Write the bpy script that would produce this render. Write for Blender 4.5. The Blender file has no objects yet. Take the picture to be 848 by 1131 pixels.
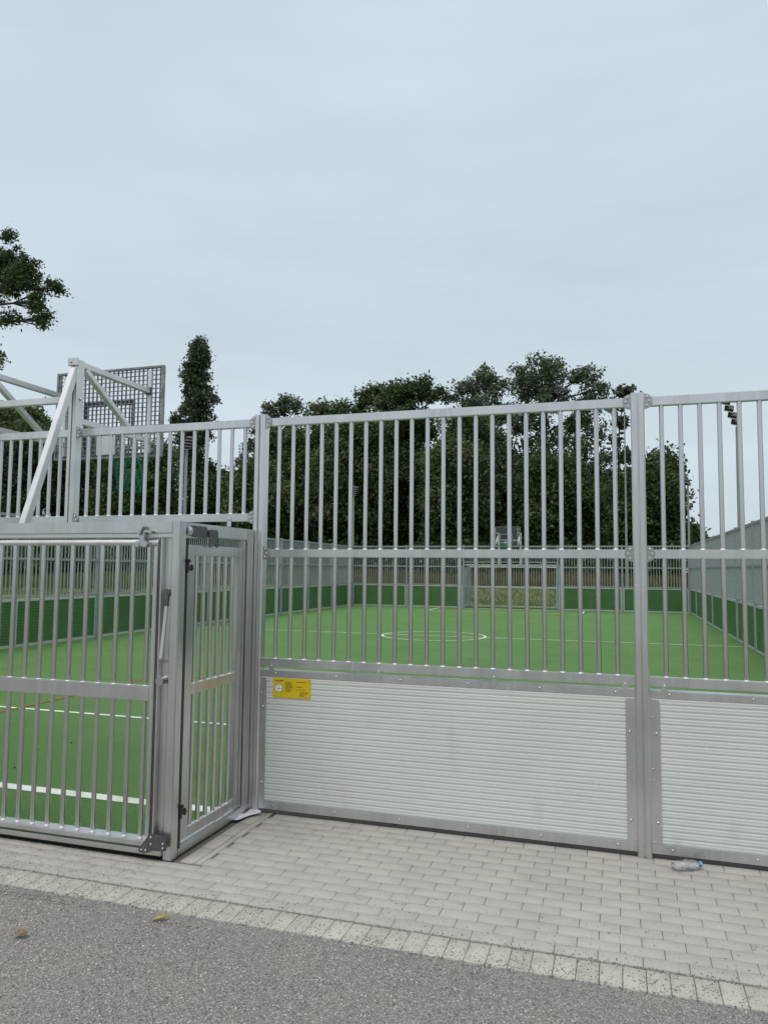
import bpy, bmesh, math, random
import numpy as np
from mathutils import Vector, Matrix
R = math.radians
S = bpy.context.scene
COL = S.collection

# ---------------------------------------------------------------- camera
F_PX, YAW, PITCH, ROLL, CAMH = 826.74, -0.3045, 0.0766, 0.0090, 1.7924   # focal in px of an 848 px wide photo
fw = Vector((math.sin(YAW)*math.cos(PITCH), math.cos(YAW)*math.cos(PITCH), math.sin(PITCH)))
r0 = Vector((math.cos(YAW), -math.sin(YAW), 0)); u0 = r0.cross(fw)
rt = r0*math.cos(ROLL) + u0*math.sin(ROLL); up = u0*math.cos(ROLL) - r0*math.sin(ROLL)
cam = bpy.data.objects.new('camera', bpy.data.cameras.new('camera')); COL.objects.link(cam)
cam.matrix_world = Matrix(((rt.x, up.x, -fw.x, 0), (rt.y, up.y, -fw.y, 0), (rt.z, up.z, -fw.z, CAMH), (0, 0, 0, 1)))
cam.data.sensor_fit = 'HORIZONTAL'; cam.data.sensor_width = 36; cam.data.lens = 36*F_PX/848
cam.data.clip_start = 0.05; cam.data.clip_end = 3000
S.camera = cam
def at(px, py, Y):
    """world point at distance row Y that the photo shows at pixel px,py"""
    d = fw + rt*((px-424)/F_PX) - up*((py-565.5)/F_PX)
    t = Y/d.y
    return Vector((0, 0, CAMH)) + d*t
def scale_at(p):
    return (p-Vector((0, 0, CAMH))).dot(fw)/F_PX      # metres per photo pixel

# ---------------------------------------------------------------- sky, sun, exposure
SUN_EL, SUN_AZ = 62, 200
w = bpy.data.worlds.new('World'); S.world = w; w.use_nodes = True
nt = w.node_tree; N = nt.nodes; L = nt.links; N.clear()
def nd(t, **k):
    n = N.new(t)
    for a, v in k.items(): setattr(n, a, v)
    return n
sky = nd('ShaderNodeTexSky', sky_type='NISHITA', sun_disc=False)
sky.sun_elevation = R(SUN_EL); sky.sun_rotation = R(SUN_AZ); sky.dust_density = 3
bg1 = nd('ShaderNodeBackground'); bg1.inputs[1].default_value = 0.08; L.new(sky.outputs[0], bg1.inputs[0])
tc = nd('ShaderNodeTexCoord'); sep = nd('ShaderNodeSeparateXYZ'); L.new(tc.outputs['Generated'], sep.inputs[0])
ramp = nd('ShaderNodeValToRGB'); L.new(sep.outputs[2], ramp.inputs[0])
cr = ramp.color_ramp
cr.elements[0].position = 0.0; cr.elements[0].color = (0.64, 0.735, 0.80, 1)
cr.elements[1].position = 1.0; cr.elements[1].color = (2.1, 2.12, 2.15, 1)
for p, c in ((0.15, (0.645, 0.745, 0.81)), (0.42, (0.63, 0.725, 0.82)), (0.66, (0.655, 0.745, 0.86)), (0.84, (1.5, 1.53, 1.57))):
    e = cr.elements.new(p); e.color = (*c, 1)
mp = nd('ShaderNodeMapping'); mp.inputs['Scale'].default_value = (1.0, 1.0, 4.5); L.new(tc.outputs['Generated'], mp.inputs[0])
nz = nd('ShaderNodeTexNoise'); nz.inputs['Scale'].default_value = 2.6; nz.inputs['Detail'].default_value = 6; nz.inputs['Roughness'].default_value = 0.5
L.new(mp.outputs[0], nz.inputs['Vector'])
mr = nd('ShaderNodeMapRange'); mr.inputs[1].default_value = 0.3; mr.inputs[2].default_value = 0.7; mr.inputs[3].default_value = 0.975; mr.inputs[4].default_value = 1.09
L.new(nz.outputs['Fac'], mr.inputs[0])
mul = nd('ShaderNodeVectorMath', operation='SCALE'); L.new(ramp.outputs[0], mul.inputs[0]); L.new(mr.outputs[0], mul.inputs['Scale'])
bg2 = nd('ShaderNodeBackground'); bg2.inputs[1].default_value = 1.0; L.new(mul.outputs[0], bg2.inputs[0])
mx = nd('ShaderNodeMixShader'); mx.inputs[0].default_value = 0.9
L.new(bg1.outputs[0], mx.inputs[1]); L.new(bg2.outputs[0], mx.inputs[2])
wo = nd('ShaderNodeOutputWorld'); L.new(mx.outputs[0], wo.inputs[0])
sun = bpy.data.lights.new('sun', 'SUN'); sun.energy = 1.3; sun.angle = R(35); sun.color = (1, .96, .9)
so = bpy.data.objects.new('sun', sun); COL.objects.link(so)
so.rotation_euler = (R(90-SUN_EL), 0, R(180-SUN_AZ))
S.view_settings.view_transform = 'Standard'; S.view_settings.look = 'None'
S.view_settings.exposure = 0.0; S.view_settings.gamma = 1; S.view_settings.use_curve_mapping = False
S.render.engine = 'CYCLES'

# ---------------------------------------------------------------- materials
MATS = {}
def mat(name, col, rough=0.6, metal=0.0, noise=None, bump=None, rvar=0, spec=0.5, trans=0, transl=0, island=None, coat=0, spots=None):
    """noise = list of (scale, detail, colour2, lo, hi, stretch); bump = (scale, strength, dist)"""
    m = bpy.data.materials.new(name); m.use_nodes = True
    n = m.node_tree.nodes; l = m.node_tree.links
    b = n['Principled BSDF']; b.inputs['Roughness'].default_value = rough; b.inputs['Metallic'].default_value = metal
    b.inputs['Specular IOR Level'].default_value = spec
    if trans: b.inputs['Transmission Weight'].default_value = trans; b.inputs['IOR'].default_value = 1.25
    if coat: b.inputs['Coat Weight'].default_value = coat
    tcn = n.new('ShaderNodeTexCoord')
    rgb = n.new('ShaderNodeRGB'); rgb.outputs[0].default_value = (*col, 1); cur = rgb.outputs[0]
    if island:
        g = n.new('ShaderNodeNewGeometry'); cv = n.new('ShaderNodeValToRGB'); l.new(g.outputs['Random Per Island'], cv.inputs[0])
        e = cv.color_ramp.elements; e[0].color = (*island[0], 1); e[1].color = (*island[-1], 1)
        for i, c in enumerate(island[1:-1]): cv.color_ramp.elements.new((i+1)/(len(island)-1)).color = (*c, 1)
        cur = cv.outputs[0]
    for (sc, det, c2, lo, hi, st) in (noise or []):
        mpn = n.new('ShaderNodeMapping'); mpn.inputs['Scale'].default_value = st; l.new(tcn.outputs['Object'], mpn.inputs[0])
        t = n.new('ShaderNodeTexNoise'); t.inputs['Scale'].default_value = sc; t.inputs['Detail'].default_value = det
        l.new(mpn.outputs[0], t.inputs['Vector'])
        q = n.new('ShaderNodeMapRange'); q.inputs[1].default_value = lo; q.inputs[2].default_value = hi; l.new(t.outputs['Fac'], q.inputs[0])
        mi = n.new('ShaderNodeMix'); mi.data_type = 'RGBA'; l.new(q.outputs[0], mi.inputs['Factor'])
        l.new(cur, mi.inputs['A']); mi.inputs['B'].default_value = (*c2, 1); cur = mi.outputs['Result']
        last = t
    if spots:                       # voronoi grains: (scale, colours)
        t = n.new('ShaderNodeTexVoronoi'); t.inputs['Scale'].default_value = spots[0]; l.new(tcn.outputs['Object'], t.inputs['Vector'])
        hs = n.new('ShaderNodeSeparateColor'); l.new(t.outputs['Color'], hs.inputs[0])
        cv = n.new('ShaderNodeValToRGB'); cv.color_ramp.interpolation = 'CONSTANT'; l.new(hs.outputs[0], cv.inputs[0])
        k = len(spots[1]); e = cv.color_ramp.elements
        e[0].color = (*spots[1][0], 1); e[1].position = 1/k; e[1].color = (*spots[1][1], 1)
        for i in range(2, k): cv.color_ramp.elements.new(i/k).color = (*spots[1][i], 1)
        mi = n.new('ShaderNodeMix'); mi.data_type = 'RGBA'; mi.inputs['Factor'].default_value = spots[2]
        l.new(cur, mi.inputs['A']); l.new(cv.outputs[0], mi.inputs['B']); cur = mi.outputs['Result']
        bn = n.new('ShaderNodeBump'); bn.inputs['Strength'].default_value = spots[3]; bn.inputs['Distance'].default_value = 0.004
        iv = n.new('ShaderNodeMath'); iv.operation = 'SUBTRACT'; iv.inputs[0].default_value = 1; l.new(t.outputs['Distance'], iv.inputs[1])
        l.new(iv.outputs[0], bn.inputs['Height']); l.new(bn.outputs[0], b.inputs['Normal'])
    l.new(cur, b.inputs['Base Color'])
    if rvar:
        t = n.new('ShaderNodeTexNoise'); t.inputs['Scale'].default_value = 9; t.inputs['Detail'].default_value = 5; l.new(tcn.outputs['Object'], t.inputs['Vector'])
        q = n.new('ShaderNodeMapRange'); q.inputs[1].default_value = .3; q.inputs[2].default_value = .7; q.inputs[3].default_value = rough-rvar; q.inputs[4].default_value = rough+rvar
        l.new(t.outputs['Fac'], q.inputs[0]); l.new(q.outputs[0], b.inputs['Roughness'])
    if bump:
        t = n.new('ShaderNodeTexNoise'); t.inputs['Scale'].default_value = bump[0]; t.inputs['Detail'].default_value = 4; l.new(tcn.outputs['Object'], t.inputs['Vector'])
        bn = n.new('ShaderNodeBump'); bn.inputs['Strength'].default_value = bump[1]; bn.inputs['Distance'].default_value = bump[2]
        l.new(t.outputs['Fac'], bn.inputs['Height']); l.new(bn.outputs[0], b.inputs['Normal'])
    if transl:
        tr = n.new('ShaderNodeBsdfTranslucent'); l.new(cur, tr.inputs[0]); ms = n.new('ShaderNodeMixShader'); ms.inputs[0].default_value = transl
        l.new(b.outputs[0], ms.inputs[1]); l.new(tr.outputs[0], ms.inputs[2]); l.new(ms.outputs[0], n['Material Output'].inputs[0])
    MATS[name] = m
    return m
ONE = (1, 1, 1)
ALU = mat('mill_aluminium', (.66, .66, .655), .32, .95, noise=[(3, 5, (.53, .53, .525), .42, .72, (1, 1, .35)), (26, 3, (.71, .71, .705), .5, .8, (1, 1, .12))], rvar=.035)
ALUB = mat('bar_aluminium', (.62, .61, .61), .22, .96, noise=[(4, 2, (.55, .54, .54), .4, .8, (1, 1, .3))])
ALUW = mat('bright_aluminium', (.70, .70, .695), .46, .8, noise=[(4, 4, (.58, .58, .575), .45, .75, ONE)], rvar=.04)
WELD = mat('weld_bright', (.66, .66, .66), .5, .6)
GALV = mat('galvanised_grey', (.32, .355, .355), .55, .45, noise=[(14, 4, (.26, .29, .295), .4, .7, ONE)])
GALVL = mat('galvanised_light', (.50, .535, .525), .5, .5, noise=[(14, 4, (.42, .455, .45), .4, .7, ONE)])
GRATE = mat('grating_steel', (.30, .31, .315), .5, .5, noise=[(14, 4, (.12, .13, .13), .4, .7, ONE)])
SHEET = mat('pale_board_sheet', (.575, .59, .548), .55, .0, noise=[(1.3, 5, (.535, .55, .51), .4, .7, (1, 1, 2)), (5, 6, (.49, .50, .46), .62, .82, (1, 1, .5)), (40, 2, (.66, .67, .635), .72, .78, (1, 1, .3))], rvar=.08)
GREENB = mat('green_board', (.066, .142, .052), .75, spec=.15, noise=[(2, 4, (.078, .16, .062), .4, .7, ONE)])
DARKPL = mat('dark_steel_plate', (.11, .11, .11), .45, .6, noise=[(20, 3, (.2, .19, .18), .55, .8, ONE)])
BLACK = mat('black_plastic_and_shade', (.02, .02, .022), .45)  # black fittings, and the strips that paint shade into the cage gaps
CHROME = mat('bolt_steel', (.55, .55, .56), .28, 1.0)
TURF = mat('turf', (.094, .195, .056), .85, spec=.2, noise=[(.5, 5, (.112, .218, .068), .35, .7, ONE), (1.6, 5, (.08, .17, .046), .5, .72, ONE), (55, 3, (.045, .115, .028), .45, .72, ONE), (160, 2, (.17, .29, .11), .56, .74, ONE)], bump=(210, .9, .012))
WHITE = mat('white_line', (.74, .75, .72), .85, spec=.2, noise=[(90, 3, (.36, .46, .30), .5, .72, ONE), (3, 4, (.5, .55, .46), .45, .7, ONE)], bump=(200, .6, .01))
RED = mat('red_line', (.36, .09, .04), .85, spec=.2, noise=[(90, 3, (.14, .13, .035), .45, .7, ONE)])
PAVE = mat('concrete_paver', (.3, .29, .26), .9, spec=.25, island=[(.345, .329, .30), (.352, .336, .306), (.362, .345, .313), (.372, .354, .32), (.348, .331, .302)],
           noise=[(3, 6, (.31, .296, .268), .5, .8, ONE), (160, 3, (.17, .165, .15), .58, .78, ONE), (1.1, 4, (.40, .383, .345), .55, .8, ONE)], bump=(260, .35, .003))
PAVEB = mat('border_paver', (.38, .36, .32), .9, spec=.25, island=[(.36, .342, .304), (.385, .366, .325), (.41, .39, .345)],
           noise=[(9, 6, (.27, .26, .235), .5, .8, ONE), (160, 3, (.19, .185, .17), .6, .8, ONE)], bump=(260, .35, .003))
JOINT = mat('joint_sand', (.125, .118, .105), .95, bump=(300, .6, .004))
GRAV = mat('fine_gravel', (0.196, 0.180, 0.163), .95, noise=[(2.2, 6, (0.264, 0.225, 0.180), .5, .7, ONE)],
           spots=(170, [(0.076, 0.074, 0.074), (0.204, 0.194, 0.184), (0.128, 0.123, 0.123), (0.255, 0.243, 0.230), (0.093, 0.091, 0.092), (0.157, 0.150, 0.143), (0.212, 0.202, 0.191), (0.340, 0.325, 0.306)], .72, .9))
STONE = mat('grit_stones', (0.179, 0.174, 0.166), .9, island=[(0.090, 0.085, 0.081), (0.170, 0.159, 0.148), (0.251, 0.233, 0.208), (0.314, 0.288, 0.252), (0.116, 0.110, 0.106), (0.517, 0.479, 0.417), (0.206, 0.192, 0.177), (0.278, 0.242, 0.197), (0.647, 0.607, 0.535)])
SHADE = mat('dark_ground_shade', (.06, .055, .048), .95, bump=(60, .8, .02))  # ground tone with the shade below the boards put into its colour
MEADOW = mat('meadow', (.115, .135, .038), .95, noise=[(.25, 6, (.135, .155, .05), .42, .66, ONE), (6, 5, (.06, .085, .02), .5, .75, ONE)], bump=(12, .8, .1))
DRYG = mat('dry_grass', (.2, .15, .06), .9, island=[(.07, .088, .026), (.125, .115, .042), (.165, .135, .055), (.09, .098, .03)], transl=.3)
GRNG = mat('meadow_grass', (.1, .13, .03), .9, island=[(.07, .135, .026), (.105, .15, .034), (.14, .15, .045)], transl=.3)
BARK = mat('bark', (.085, .075, .062), .95, noise=[(8, 4, (.03, .027, .022), .4, .7, (1, 1, .2))])
def leafmat(n, a): return mat(n, a[1], .6, island=a, transl=.3, spec=.25, noise=[(.33, 3, tuple(min(.17, c*1.9+.006) for c in a[2]), .5, .72, ONE), (.5, 2, tuple(c*.6 for c in a[0]), .56, .75, ONE)])
LEAF = [leafmat('leaf_dark', [(0.0256, 0.0550, 0.0181), (0.0464, 0.0880, 0.0266), (0.0680, 0.1180, 0.0361), (0.0352, 0.0680, 0.0218)]),
        leafmat('leaf_mid', [(0.0352, 0.0720, 0.0209), (0.0624, 0.1130, 0.0351), (0.0840, 0.1400, 0.0475), (0.0464, 0.0900, 0.0285)]),
        leafmat('leaf_poplar', [(0.0320, 0.0580, 0.0285), (0.0560, 0.0940, 0.0437), (0.0880, 0.1350, 0.0684), (0.0432, 0.0740, 0.0342)]),
        leafmat('leaf_pale', [(0.0528, 0.0900, 0.0399), (0.0880, 0.1400, 0.0646), (0.1240, 0.1800, 0.0950), (0.0640, 0.1060, 0.0494)])]
YEL = mat('yellow_plate', (.66, .47, .0), .4, noise=[(30, 3, (.58, .41, .0), .5, .8, ONE)])
INK = mat('black_ink', (.06, .05, .02), .6)
INKR = mat('red_ink', (.32, .05, .02), .6)
INKW = mat('white_ink', (.8, .8, .8), .5)
INKB = mat('violet_ink', (.12, .06, .2), .5)
NETG = mat('green_net', (.01, .16, .09), .7)
RIMO = mat('rim_metal', (.45, .46, .46), .4, .8)
PET = mat('clear_plastic', (.97, .98, .99), .10, trans=.93)
CAPB = mat('blue_cap', (.09, .40, .66), .35)
PAPER = mat('white_film', (.74, .74, .76), .45, noise=[(12, 3, (.55, .55, .6), .5, .8, ONE)])
LEAFY = mat('yellow_leaf', (.32, .24, .05), .7, noise=[(60, 3, (.16, .15, .03), .45, .7, ONE)])
LEAFB = mat('brown_leaf', (.21, .135, .065), .7, noise=[(60, 3, (.14, .07, .03), .45, .7, ONE)])
LENS = mat('lamp_glass', (.75, .77, .8), .2)
POLEM = mat('mast_steel', (.30, .32, .33), .5, .5)

# ---------------------------------------------------------------- mesh helpers
class MB:
    def __init__(s): s.bm = bmesh.new()
    def box(s, a, b):
        x0, y0, z0 = a; x1, y1, z1 = b
        v = [s.bm.verts.new(p) for p in ((x0,y0,z0),(x1,y0,z0),(x1,y1,z0),(x0,y1,z0),(x0,y0,z1),(x1,y0,z1),(x1,y1,z1),(x0,y1,z1))]
        for f in ((0,3,2,1),(4,5,6,7),(0,1,5,4),(1,2,6,5),(2,3,7,6),(3,0,4,7)): s.bm.faces.new([v[i] for i in f])
        return s
    def frame(s, p0, p1, upv=(0, 0, 1)):
        p0, p1 = Vector(p0), Vector(p1); d = (p1-p0).normalized(); u = Vector(upv)
        if abs(d.dot(u)) > .98: u = Vector((0, 1, 0))
        x = d.cross(u).normalized(); y = x.cross(d).normalized()
        return p0, p1, x, y
    def prism(s, p0, p1, prof, upv=(0, 0, 1)):
        p0, p1, x, y = s.frame(p0, p1, upv)
        A = [s.bm.verts.new(p0+x*a+y*b) for a, b in prof]; B = [s.bm.verts.new(p1+x*a+y*b) for a, b in prof]
        n = len(prof)
        for i in range(n): s.bm.faces.new((A[i], A[(i+1) % n], B[(i+1) % n], B[i]))
        s.bm.faces.new(A[::-1]); s.bm.faces.new(B)
        return s
    def beam(s, p0, p1, w, h, upv=(0, 0, 1)):
        w /= 2; h /= 2
        return s.prism(p0, p1, [(-w, -h), (w, -h), (w, h), (-w, h)], upv)
    def tube(s, p0, p1, r, n=12, r2=None):
        p0, p1, x, y = s.frame(p0, p1); r2 = r if r2 is None else r2
        A = [s.bm.verts.new(p0+x*math.cos(t)*r+y*math.sin(t)*r) for t in [2*math.pi*i/n for i in range(n)]]
        B = [s.bm.verts.new(p1+x*math.cos(t)*r2+y*math.sin(t)*r2) for t in [2*math.pi*i/n for i in range(n)]]
        for i in range(n): s.bm.faces.new((A[i], A[(i+1) % n], B[(i+1) % n], B[i]))
        s.bm.faces.new(A[::-1]); s.bm.faces.new(B)
        return s
    def path(s, pts, radii, n=7):
        prev = None
        for i, p in enumerate(pts):
            p = Vector(p); d = (Vector(pts[min(i+1, len(pts)-1)])-Vector(pts[max(i-1, 0)])).normalized()
            u = Vector((0, 0, 1)) if abs(d.z) < .95 else Vector((0, 1, 0))
            x = d.cross(u).normalized(); y = x.cross(d)
            ring = [s.bm.verts.new(p+(x*math.cos(t)+y*math.sin(t))*radii[i]) for t in [2*math.pi*k/n for k in range(n)]]
            if prev:
                for k in range(n): s.bm.faces.new((prev[k], prev[(k+1) % n], ring[(k+1) % n], ring[k]))
            else: s.bm.faces.new(ring[::-1])
            prev = ring
        s.bm.faces.new(prev)
        return s
    def poly(s, pts, ext):
        """flat outline extruded by vector ext"""
        e = Vector(ext); A = [s.bm.verts.new(Vector(p)) for p in pts]; B = [s.bm.verts.new(Vector(p)+e) for p in pts]; n = len(A)
        for i in range(n): s.bm.faces.new((A[i], A[(i+1) % n], B[(i+1) % n], B[i]))
        s.bm.faces.new(A[::-1]); s.bm.faces.new(B)
        return s
    def bolt(s, p, nrm, r=.008, h=.006):
        p = Vector(p); n = Vector(nrm)
        s.tube(p, p+n*h*.6, r, 10); s.tube(p+n*h*.6, p+n*h, r*.8, 10, r*.45)
        return s
    def collar(s, c, r, h):
        k = len(s.bm.faces); s.tube(c, Vector(c)+Vector((0, 0, h)), r, 14, r*.78); s.bm.faces.ensure_lookup_table()
        for f in s.bm.faces[k:]: f.material_index = 1
        return s
    def build(s, name, m, parent=None, bevel=0, smooth=True, m2=None):
        bmesh.ops.recalc_face_normals(s.bm, faces=s.bm.faces)
        if bevel:
            es = [e for e in s.bm.edges if len(e.link_faces) == 2 and e.calc_face_angle(0) > R(50)]
            bmesh.ops.bevel(s.bm, geom=es, offset=bevel, segments=2, affect='EDGES', clamp_overlap=True)
        me = bpy.data.meshes.new(name); s.bm.to_mesh(me); s.bm.free()
        o = finish(name, me, m, parent, smooth)
        if m2: me.materials.append(m2)
        return o
def origin(o):
    v = Vector((0, 0, 0))
    while o: v += o.location; o = o.parent
    return v
def finish(name, me, m, parent=None, smooth=True):
    me.materials.append(m)
    if smooth:
        me.polygons.foreach_set('use_smooth', [True]*len(me.polygons)); me.set_sharp_from_angle(angle=R(35))
    o = bpy.data.objects.new(name, me); COL.objects.link(o)
    if parent:
        o.parent = parent; me.transform(Matrix.Translation(-origin(parent)))
    return o
def raw(name, verts, faces, m, parent=None, smooth=False):
    me = bpy.data.meshes.new(name)
    v = np.asarray(verts, np.float32); f = np.asarray(faces, np.int32); k = f.shape[1]
    me.vertices.add(len(v)); me.vertices.foreach_set('co', v.ravel())
    me.loops.add(f.size); me.loops.foreach_set('vertex_index', f.ravel())
    me.polygons.add(len(f)); me.polygons.foreach_set('loop_start', np.arange(0, f.size, k, dtype=np.int32))
    me.update(calc_edges=True); me.validate()
    return finish(name, me, m, parent, smooth)
def thing(name, loc, label, cat, group=None, rz=0):
    o = bpy.data.objects.new(name, None); COL.objects.link(o); o.location = loc; o.rotation_euler.z = rz
    o.empty_display_size = .2
    return tag(o, label, cat, group)
def tag(o, label, cat, group=None, kind=None):
    if label: o['label'] = label
    if cat: o['category'] = cat
    if group: o['group'] = group
    if kind: o['kind'] = kind
    return o
def struct(o): o['kind'] = 'structure'; return o
def dup(o, parent):
    c = o.copy(); COL.objects.link(c); c.parent = parent
    for ch in o.children: dup(ch, c)
    return c
def dup_thing(root, loc, rz, label):
    c = root.copy(); COL.objects.link(c); c.location = loc; c.rotation_euler.z = rz; c['label'] = label
    for ch in list(root.children): dup(ch, c)
    return c

# ---------------------------------------------------------------- court dimensions
CX = -4.85                                   # middle of the court
XL, XR = CX-7.72, CX+7.72                    # side fences
YN, YF = 5.157, 34.93                        # near and far fence
GL, GR = CX-2.215, CX+2.215                    # goal cage sides
CAGE = 1.03                                  # cage depth
ZT = 2.91                                    # middle of the top rail
rng = np.random.default_rng(7)
random.seed(7)

# ---------------------------------------------------------------- ground
def sheet(name, x0, x1, y0, y1, z, m):
    return struct(raw(name, [(x0, y0, z), (x1, y0, z), (x1, y1, z), (x0, y1, z)], [(0, 1, 2, 3)], m))
def hgt(X, Y):
    t = np.clip((Y-40)/22, 0, 1); t = t*t*(3-2*t)
    s = np.clip((X+62)/30, 0, 1); s = s*s*(3-2*s)
    far = np.clip((Y-70)/200, 0, 1)*2
    return -.02 + t*(.25+.85*s) + far*0 + .04*np.sin(X*.7)*np.sin(Y*.5)*t
gx = np.concatenate([[-900, -400, -200, -140], np.arange(-110, 81, 2.0), [100, 160, 300, 900]]); gy = np.concatenate([[-400, -100, -30, -5, 5, 20, 30], np.arange(36, 90, 1.5), [100, 150, 300, 900]])
GX, GY = np.meshgrid(gx, gy); GZ = hgt(GX, GY); GZ = np.where(GY < 38, -.02, GZ)
nx, ny = len(gx), len(gy)
idx = np.arange(nx*ny).reshape(ny, nx)
fc = np.stack([idx[:-1, :-1], idx[:-1, 1:], idx[1:, 1:], idx[1:, :-1]], -1).reshape(-1, 4)
struct(raw('ground', np.stack([GX, GY, GZ], -1).reshape(-1, 3), fc, MEADOW, smooth=True))
# gravel yard with slight unevenness
gx = np.arange(-14, 10.01, .12); gy = np.arange(-8, 3.545, .12); gy[-1] = 3.535
GX, GY = np.meshgrid(gx, gy)
def gravel_h(X, Y):
    return np.where(Y > 3.44, -.006, -.006+.006*np.sin(X*1.3+.4)*np.sin(Y*1.7)+.004*np.sin(X*3.1+Y*2.3))
GZ = gravel_h(GX, GY)
idx = np.arange(GX.size).reshape(GX.shape)
fc = np.stack([idx[:-1, :-1], idx[:-1, 1:], idx[1:, 1:], idx[1:, :-1]], -1).reshape(-1, 4)
struct(raw('gravel_yard', np.stack([GX, GY, GZ], -1).reshape(-1, 3), fc, GRAV, smooth=True))
sheet('paving_bed', -14, 10, 3.532, 5.16, -.010, JOINT)
struct(raw('turf', [(XL-.1, YN+.07, .0), (GL+.03, YN+.07, 0), (GL+.03, YN-CAGE+.04, 0), (GR-.03, YN-CAGE+.04, 0), (GR-.03, YN+.07, 0), (XR+.1, YN+.07, 0),
    (XR+.1, YF+1.2, 0), (XL-.1, YF+1.2, 0)], [(0, 1, 2, 3, 4, 5, 6, 7)], TURF))
sheet('board_shade_strip', GR+.01, 8, 5.11, YN+.075, -.004, SHADE)  # dark strip laid in to stand for the shade under the kick boards

# pavers as real bevelled stones
def pavers(name, cells, m, top=.0, bev=.0024, gap=.0014):
    V = []; Fc = []; k = 0
    for (x0, x1, y0, y1) in cells:
        dz = rng.normal(0, .0005); tx, ty = rng.normal(0, .00035, 2)
        a, b, c, d = x0+gap, x1-gap, y0+gap, y1-gap
        def z(x, y): return top+dz+tx*(1 if x > (a+b)/2 else -1)+ty*(1 if y > (c+d)/2 else -1)
        for (e, zz) in ((0, -.03), (0, -bev), (bev*.8, 0)):
            for (x, y) in ((a+e, c+e), (b-e, c+e), (b-e, d-e), (a+e, d-e)): V.append((x, y, z(x, y)+zz))
        for r_ in (0, 4):
            for i in range(4): Fc.append((k+r_+i, k+r_+(i+1) % 4, k+r_+4+(i+1) % 4, k+r_+4+i))
        Fc.append((k+8, k+9, k+10, k+11)); k += 12
    return struct(raw(name, V, Fc, m, smooth=False))
cells = []
for r_ in range(14):
    y0 = 3.742+.1*r_; y1 = y0+.1
    if y1 > 5.145: y1 = min(y1, 5.128)
    if y0 > 5.1: break
    xo = -1.122+(.1 if r_ % 2 else 0)
    for k in range(-62, 44):
        a = xo+.2*k; b = a+.2
        yc = y1
        if y1 > YN-CAGE-.02:
            if y0 < YN-CAGE-.03 and b > GL-.10 and a < GR+.19: yc = YN-CAGE-.012
            elif b <= GL-.10: pass
            elif a >= GR+.19: pass
            elif a < GL-.10 < b: b = GL-.10
            elif a < GR+.19 < b: a = GR+.19
            else: continue
            if b-a < .03: continue
        cells.append((a, b, y0, yc))
pavers('paving', cells, PAVE)
pavers('paving_border', [(-1.112+.1*k, -1.012+.1*k, 3.535, 3.722) for k in range(-120, 90)], PAVEB, top=.001, gap=.0016)
ec = []
y = YN-CAGE+.02
while y < 5.05: ec.append((GR+.04, GR+.14, y, y+.245)); y += .25
pavers('edging_stones', ec, PAVE, top=-.002)
pavers('edging_stones_row', [(GR+.145, GR+.185, YN-CAGE+.02+.5*i, YN-CAGE+.52+.5*i) for i in range(2)], PAVE, top=-.001)

# court lines
def lines(name, m, quads, z=.004):
    V = []; Fc = []
    for q in quads:
        k = len(V); V += [(x, y, z) for x, y in q]; Fc.append((k, k+1, k+2, k+3))
    return struct(raw(name, V, Fc, m))
def seg(p, q, wd):
    d = (Vector(q)-Vector(p)).normalized(); n = Vector((-d.y, d.x))*wd/2; p = Vector(p); q = Vector(q)
    return [(p-n)[:2], (q-n)[:2], (q+n)[:2], (p+n)[:2]]
def V2(x, y): return Vector((x, y))
YM = (YN+YF)/2
Q = [[(GL+.05, 5.0), (-2.79, 5.0), (-2.79, 5.12), (GL+.05, 5.12)]]
Q += [[(GL+.05, 35.0), (GR-.05, 35.0), (GR-.05, 35.09), (GL+.05, 35.09)]]
def L2(p, q, wd): Q.append([tuple(v) for v in seg(V2(*p), V2(*q), wd)])
for yg, s in ((YN, 1), (YF, -1)):
    yl = yg+s*2.65
    L2((CX-3.35, yl), (CX+3.35, yl), .06)
    for sx in (-1, 1): L2((CX+sx*3.32, yg+s*.06), (CX+sx*3.32, yl-s*.031), .06)
L2((XL+.06, YM), (CX-1.43, YM), .05); L2((CX+1.43, YM), (XR-.06, YM), .05); L2((CX-1.37, YM), (CX+1.37, YM), .05)
for i in range(64):
    a0, a1 = 2*math.pi*i/64, 2*math.pi*(i+1)/64
    Q.append([(CX+ro*math.cos(a), YM+ro*math.sin(a)) for ro, a in ((1.375, a0), (1.425, a0), (1.425, a1), (1.375, a1))])
lines('white_court_lines', WHITE, Q)
Q = []
for yg, s in ((YN, 1), (YF, -1)):
    for sx in (-1, 1):
        Q.append([tuple(v) for v in seg(V2(CX+sx*2.42, yg+s*.1), V2(CX+sx*2.42, yg+s*5.8), .05)])
        Q.append([tuple(v) for v in seg(V2(CX+sx*6.7, yg+s*.1), V2(CX+sx*6.7, yg+s*3.0), .05)])
    Q.append([tuple(v) for v in seg(V2(CX-2.395, yg+s*5.775), V2(CX+2.395, yg+s*5.775), .05)])
lines('red_court_lines', RED, Q, z=.008)

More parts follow.
